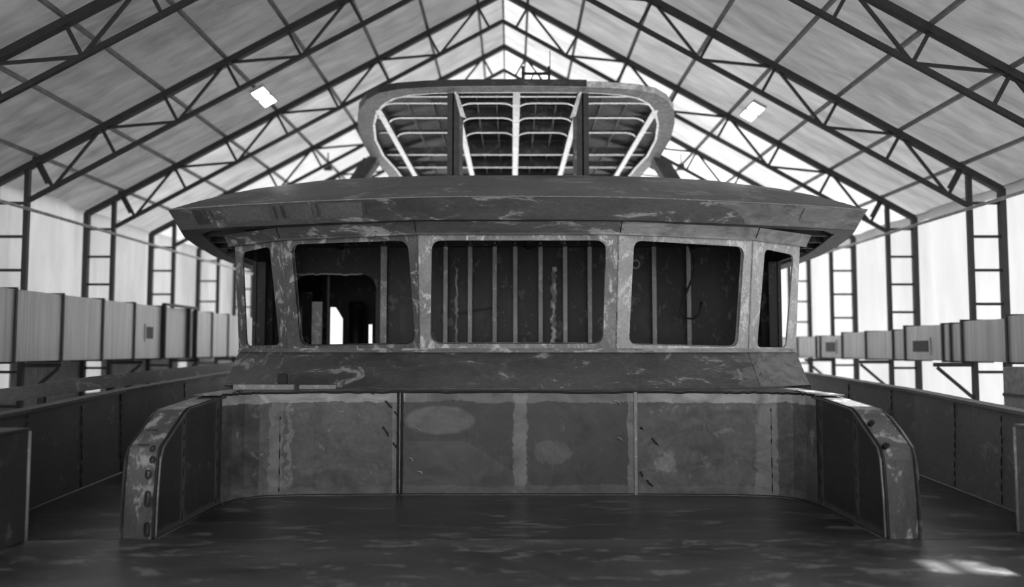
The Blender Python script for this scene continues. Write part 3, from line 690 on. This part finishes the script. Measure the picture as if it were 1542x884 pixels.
# little frame on the hardtop
fr = thing('trestle', 'small dark steel trestle frame standing on top of the hardtop', 'trestle', (0.38, 16.2, ZH+.43))
zb = .0
for x in (-.25, .25):
    mb = MB(); mb.bar((x, 0, zb), (x, 0, .64), .05, .05); mb.build('post', M['truss'], fr)
mb = MB(); mb.bar((-.28, 0, .50), (.28, 0, .50), .04, .05); mb.build('crossbar', M['truss'], fr)
for x in (-.23, .23):
    mb = MB(); mb.bar((x, 0, .1), (x*.2, 0, .48), .025, .025); mb.build('brace', M['truss'], fr)
mb = MB(); mb.bar((.27, 0, .3), (.27, 0, .95), .015, .015); mb.build('thin_rod', M['truss'], fr)

# ================================================================== THE SHED
RX, WH = -.28, 8.93
WL = 9.02; XL, XR = RX-WL, RX+WH
ZA, ZE = 9.54, 4.54
ZEL = 4.64; SL = (ZA-ZE)/WH; SLL = (ZA-ZEL)/WL
T0Y, DY = 15.25, 3.35
YN, YF = -5.0, T0Y + 5*DY + 1.5
FLOOR = -3.2
def roof_z(x): return ZA - (SL if x > RX else SLL)*abs(x-RX)
nrm = 1/math.sqrt(1+SL*SL)
PX = 1.10; HT = .52

def truss(y, lab):
    t = thing('roof_truss', lab, 'truss', (RX, y, ZE), 'roof trusses of the shed')
    zz = lambda z: z-ZE
    for s in (-1, 1):
        W, E, SL = (WL, ZEL, SLL) if s < 0 else (WH, ZE, globals()['SL']); nrm = 1/math.sqrt(1+SL*SL)
        mb = MB(); mb.bar((0, 0, zz(ZA)), (s*W, 0, zz(E)), .13, .11); mb.build('top_chord', M['truss'], t)
        inner = W-.62
        bz = lambda xx: zz(ZA) - SL*xx - .62
        mb = MB(); mb.bar((0, 0, bz(0)), (s*inner, 0, bz(inner)), .075, .075); mb.build('bottom_chord', M['truss'], t)
        T = [Vector((s*(k+.5)*PX, 0, zz(ZA)-SL*(k+.5)*PX)) for k in range(8)]
        B = [p + Vector((-s*SL*nrm, 0, -nrm))*.545 for p in T]
        for k in range(8):
            mb = MB(); mb.bar(T[k], B[k], .05, .05); mb.build('web_strut', M['truss'], t)
            if k % 2 == 0:
                for j in (k-1, k+1):
                    if 0 <= j < 8:
                        mb = MB(); mb.bar(T[k], B[j], .045, .045); mb.build('web_brace', M['truss'], t)
        mb = MB(); e = Vector((s*(inner-.05), 0, zz(ZA)-SL*(inner-.28))); mb.bar(e, e + Vector((-s*SL*nrm, 0, -nrm))*.54, .05, .05); mb.build('web_strut', M['truss'], t)
    return t
tl = {-1: 'nearest roof truss, crossing only the top corners of the picture in front of the others',
      0: 'second roof truss from the camera, its eaves near the picture sides',
      1: 'third roof truss from the camera, its peak cut by the top edge of the picture',
      2: 'fourth roof truss from the camera, its full peak showing just above the hardtop',
      3: 'fifth roof truss from the camera, its peak hidden behind the hardtop',
      4: 'farthest roof truss, low behind the hardtop and the wheelhouse brow'}
for i, lab in tl.items(): truss(T0Y+i*DY - (.1 if i < 0 else 0), lab)

def column(s, y, lab):
    x = XL if s < 0 else XR
    t = thing('lattice_column', lab, 'column', (x, y, FLOOR), 'lattice columns along the shed walls')
    o = 0; i = -s*.58
    mb = MB(); mb.bar((o, 0, 0), (o, 0, roof_z(x)-FLOOR+.02), .11, .11); mb.build('outer_post', M['truss'], t)
    mb = MB(); mb.bar((i, 0, 0), (i, 0, roof_z(x+i)-FLOOR-.02), .085, .085); mb.build('inner_post', M['truss'], t)
    z = FLOOR + .3
    while z < ZE-.1:
        mb = MB(); mb.bar((o, 0, z-FLOOR), (i, 0, z-FLOOR), .04, .05); mb.build('rung', M['truss'], t); z += .60
    # duct bracket
    mb = MB(); zd = 1.42 if s < 0 else 1.43
    mb.bar((i, 0, zd-FLOOR), (i-s*.72, 0, zd-FLOOR), .06, .07); mb.build('duct_bracket', M['truss'], t)
    mb = MB(); mb.bar((i, 0, zd-FLOOR-.62), (i-s*.66, 0, zd-FLOOR-.05), .05, .05); mb.build('bracket_strut', M['truss'], t)
ordn = ['first', 'second', 'third', 'fourth', 'fifth']
for k in range(5):
    column(-1, T0Y+k*DY, f'{ordn[k]} lattice column from the camera along the wall behind the taller duct')
    column(1, T0Y+k*DY, f'{ordn[k]} lattice column from the camera along the brighter wall on the right')

# purlins
pn = ['highest', 'second from the ridge', 'third from the ridge', 'fourth from the ridge', 'fifth from the ridge', 'sixth from the ridge', 'seventh from the ridge', 'lowest']
for s, side in ((-1, 'left'), (1, 'right')):
    for k in range(8):
        x = RX + s*(k+.5)*PX; z = roof_z(x) + .085
        mb = MB(); mb.bar((0, YN+.2, 0), (0, YF-.1, 0), .06, .06)
        o = mb.build('purlin', M['purlin'], None, origin=None); o.location = (x, 0, z)
        tag(o, f'grey roof purlin on the {side} slope, {pn[k]}', 'purlin', 'roof purlins')
mb = MB(); mb.bar((0, YN+.2, 0), (0, YF-.1, 0), .05, .06); o = mb.build('ridge_purlin', M['purlin']); o.location = (RX, 0, ZA+.03); tag(o, 'grey ridge purlin running along the peak of the shed roof', 'purlin')

# roof and wall sheets (tarpaulin panels; sag a little between purlins)
SUN = Vector((.66, -.22, .72)).normalized()
def torn(p):
    """small tears in the right slope near the camera: sunlight through them dapples the right wing and the deck"""
    if p.x < 3: return False
    q = p - SUN*((p.z-1.18)/SUN.z); d = p - SUN*(p.z/SUN.z); h = math.sin(p.x*37.1+p.y*91.7)*43758.5; h -= math.floor(h)
    return (3.34 < q.x < 3.80 and 8.9 < q.y < 11.2 and h < .8) or (3.25 < d.x < 4.6 and 6.72 < d.y < 7.15 and h < .7)
def roof_sheet(s, y0, y1, mat):
    mb = MB(); ny = max(4, int((y1-y0)/.2)); ys = [y0 + i*(y1-y0)/ny for i in range(ny+1)]; n = 65; rows = []
    for y in ys:
        row = []
        for i in range(n):
            f = i/(n-1); x = RX + s*((WL if s < 0 else WH)+.25)*f
            ph = (abs(x-RX)/PX) % 1.0; tr = ((y-T0Y)/DY) % 1.0
            sag = .05*math.cos(2*math.pi*ph) * math.sin(math.pi*tr)
            row.append((x, y, roof_z(x) + .17 + .5*abs(sag) + .012*math.sin(y*3.1+x*2.3)))
        rows.append(row)
    for a, b in zip(rows, rows[1:]):
        for i in range(n-1):
            cx, cy = (a[i][0]+a[i+1][0])/2, (a[i][1]+b[i][1])/2
            if torn(Vector((cx, cy, (a[i][2]+b[i+1][2])/2))): continue
            mb.poly([a[i], a[i+1], b[i+1], b[i]])
    return struct(mb.build('ceiling', mat, None, smooth=True))
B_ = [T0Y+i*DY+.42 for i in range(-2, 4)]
BAYS = [(YN, B_[0], 'roof'), (B_[0], B_[1], 'roof'), (B_[1], B_[2], 'roof'), (B_[2], B_[3], 'roof_half'), (B_[3], B_[4], 'roof_mid'), (B_[4], B_[5], 'roof_far'), (B_[5], YF, 'roof_far')]  # bays step brighter aft: roof light put into the sheet colour
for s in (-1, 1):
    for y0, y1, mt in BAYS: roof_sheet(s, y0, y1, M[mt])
def wall_sheet(s, mat, name):
    mb = MB(); x = (XL-.12) if s < 0 else (XR+.12); rows = []
    for i in range(90):
        y = YN + i*(YF-YN)/89
        rows.append([(x + s*(.03*math.sin(y*2.1) + .02*math.sin(y*5.3+z)), y, z) for z in [FLOOR + j*((ZEL if s < 0 else ZE)+.12-FLOOR)/12 for j in range(13)]])
    for a, b in zip(rows, rows[1:]): mb.strip(a, b)
    return struct(mb.build(name, mat, None, smooth=True))
wall_sheet(-1, M['wall_l'], 'wall_left'); wall_sheet(1, M['wall'], 'wall_right')
# opaque lower cladding of the left wall with a few open bays
mb = MB(); ys = [YN, 15.2, 16.0, 18.75, 19.55, 24.0, 24.7, YF]
for i in range(len(ys)-1):
    mb.box((XL-.06, ys[i], FLOOR), (XL-.03, ys[i+1], .75 if i % 2 else 1.55))
struct(mb.build('wall_left_lower', M['plinth']))
# the near end of the shed stands open
mb = MB(); mb.poly([(XL-.5, YN-1, FLOOR), (XR+.5, YN-1, FLOOR), (XR+.5, YF+14, FLOOR), (XL-.5, YF+14, FLOOR)]); struct(mb.build('floor', M['floor']))
# far gable sheet
mb = MB(); mb.poly([(XL-.1, YF, FLOOR), (XR+.1, YF, FLOOR), (XR+.1, YF, ZE), (RX, YF, ZA+.15), (XL-.1, YF, ZEL)]); struct(mb.build('wall_back', M['gable']))

# wall pipes
for s, x, lab in ((-1, XL+.66, 'pale pipe running along the wall above the taller duct'), (1, XR-.66, 'pale pipe running along the wall on the right')):
    mb = MB(); mb.tube([(0, 8, 0), (0, YF-.2, 0)], .030, 8); o = mb.build('wall_pipe', M['pipe'], None, smooth=True); o.location = (x, 0, 4.18); tag(o, lab, 'pipe')

# ventilation ducts
def duct(s, xin, w, joints, z0, z1, lab, vents, steps=None, frame=None):
    t = thing('air_duct', lab, 'duct', (s*(xin+w/2), 18, z0))
    for i, (a, b) in enumerate(zip(joints, joints[1:])):
        zt = z1 if not steps else steps[i]
        mb = MB(); mb.box((-w/2, a+.012-18, 0), (w/2, b-.012-18, zt-z0)); sec = mb.build('duct_section', M['duct'], t, bevel=.01)
        for vy, vz, vw, vh in vents:
            if a < vy < b:
                f = MB(); xx = -s*w/2
                f.box((min(xx, xx-s*.02), vy-vw/2-.06-18, vz-vh/2-.06-z0), (max(xx, xx-s*.02), vy+vw/2+.06-18, vz+vh/2+.06-z0)); fo = f.build('vent_grille', M['duct'], sec)
                f = MB(); f.box((min(xx-s*.02, xx-s*.03), vy-vw/2-18, vz-vh/2-z0), (max(xx-s*.02, xx-s*.03), vy+vw/2-18, vz+vh/2-z0)); f.build('dark_mesh', M['vent'], fo) if False else f.build('dark_mesh', M['vent'], sec)
    for i, y in enumerate(joints):
        zt = max(z1 if not steps else steps[min(i, len(steps)-1)], z1 if not steps else steps[max(i-1, 0)])
        mb = MB(); e = .03; wd = .025
        mb.box((-w/2-e, y-wd-18, -e), (w/2+e, y+wd-18, zt-z0+e)); mb.build('dark_flange', M['truss'], t)
    if frame:
        a, b, zt = frame; xx = -s*(w/2+.04); mb = MB()
        for c, d in (((a, z0), (a, zt)), ((b, z0), (b, zt)), ((b+.45, z0), (b+.45, zt)), ((a, zt), (b+.45, zt))):
            mb.bar((xx, c[0]-18, c[1]-z0), (xx, d[0]-18, d[1]-z0), .06, .10, (1, 0, 0))
        mb.build('dark_frame', M['truss'], t)
duct(-1, 8.0, .55, [9.6, 11.0, 12.35, 13.75, 15.2, 16.7, 18.1, 19.5, 21.1, 22.8, 24.1, 25.6, 27.2], 1.50, 2.66,
     'tall pale sheet-metal air duct running beside the yacht along the left wall', [(18.85, 2.06, .32, .26)], frame=(19.55, 21.05, 2.72))
rj = [9.6, 11.2, 12.6, 14.0, 15.4, 15.8, 16.1, 17.65, 18.2, 19.6, 21.0, 22.5, 22.8, 24.3, 25.8]
rs_ = [2.24]*3 + [2.20, 2.16, 2.16, 2.16, 2.09, 2.09, 2.09, 2.03, 2.03, 2.03, 2.03]
duct(1, 7.95, .5, rj, 1.49, 2.16, 'low pale sheet-metal air duct with two square vents along the right wall', [(16.95, 1.76, .62, .22), (21.75, 1.76, .62, .24)], rs_)

# weathered board rail outside the hull on the left, seen over the bulwark
br = thing('walkway_rail', 'weathered board rail on dark posts outside the bulwark below the taller duct', 'railing', (-6.3, 14, FLOOR))
mb = MB(); mb.slab([(0, y-14, z-FLOOR) for y, z in ((8, .98), (13, 1.10), (22, 1.22))], [(0, y-14, z-FLOOR) for y, z in ((8, 1.13), (13, 1.30), (22, 1.46))], (-.03, 0, 0)); mb.build('board', M['board'], br)
for y in (9.2, 11.6, 14.2, 17.0, 20.0):
    mb = MB(); mb.bar((-.06, y-14, 0), (-.06, y-14, 1.2-FLOOR), .07, .09); mb.build('post', M['truss'], br)

# grey cabinet-like panel by the right wall, below the duct
cb = thing('panel_cabinet', 'grey upright cabinet against the right wall below the duct', 'cabinet', (8.05, 13.9, FLOOR))
mb = MB(); mb.box((-.2, -.75, 0), (.25, .1, 1.42-FLOOR)); cbx = mb.build('cabinet_body', M['post'], cb, bevel=.01)
mb = MB(); mb.box((-.215, -.75, .95-FLOOR), (-.2, .1, 1.0-FLOOR)); mb.build('dark_rail', M['dark'], cb)
# lamps under the roof
def lamp(name, u, v, s, lab, yc):
    x = RX + s*4.5*PX + (.2 if s > 0 else .1)
    o = thing(name, lab, 'lamp', (x, yc, roof_z(x)-.08), 'lit roof lamps')
    ang = math.atan(SL if s > 0 else SLL)
    o.rotation_euler = (0, s*ang, 0)
    mb = MB(); mb.box((-.15, -.50, 0), (.15, .50, .07)); mb.build('housing', M['pipe'], o, bevel=.01)
    for yy in (-.27, .27):
        mb = MB(); mb.box((-.13, yy-.20, -.012), (.13, yy+.20, .0)); mb.build('lens', M['lamp'], o)
LAMPS = [(-1, 'lit twin lamp under the roof on the left slope'), (1, 'lit twin lamp under the roof on the right slope')]
lamp('roof_lamp', 0, 0, -1, LAMPS[0][1], 17.3); lamp('roof_lamp', 0, 0, 1, LAMPS[1][1], 17.5)
for s, lab in ((-1, 'small dark floodlight hanging from the roof left of the hardtop'), (1, 'small dark floodlight hanging from the roof right of the hardtop')):
    o = thing('floodlight', lab, 'lamp', (RX+s*4.8, 23.2, 6.72), 'hanging floodlights')
    mb = MB(); mb.tube([(0, 0, 0), (0, 0, .32)], .02, 6); mb.build('hanger', M['truss'], o)
    mb = MB(); mb.prism([(-.11, -.06, -.16), (.11, -.06, -.16), (.08, -.03, .02), (-.08, -.03, .02)], (0, .14, 0)); mb.build('housing', M['truss'], o, bevel=.01)

# ================================================================== light
w = bpy.data.worlds.new('world'); S.world = w; w.use_nodes = True
bg = w.node_tree.nodes['Background']; bg.inputs[0].default_value = (1, 1, 1, 1); bg.inputs[1].default_value = 0.95
sd = bpy.data.lights.new('sun', 'SUN'); so = bpy.data.objects.new('sun', sd); COL.objects.link(so)
sd.energy = 9.0; sd.angle = math.radians(1.0); sd.color = (1, 1, 1)
so.rotation_euler = SUN.to_track_quat('Z', 'Y').to_euler()   # high on the right

S.view_settings.view_transform = 'Standard'; S.view_settings.look = 'None'
S.view_settings.gamma = 1.0; S.view_settings.use_curve_mapping = False
S.view_settings.exposure = 1.4
S.cycles.max_bounces = 10; S.cycles.diffuse_bounces = 6; S.cycles.glossy_bounces = 4; S.cycles.transmission_bounces = 6
S.cycles.use_denoising = True
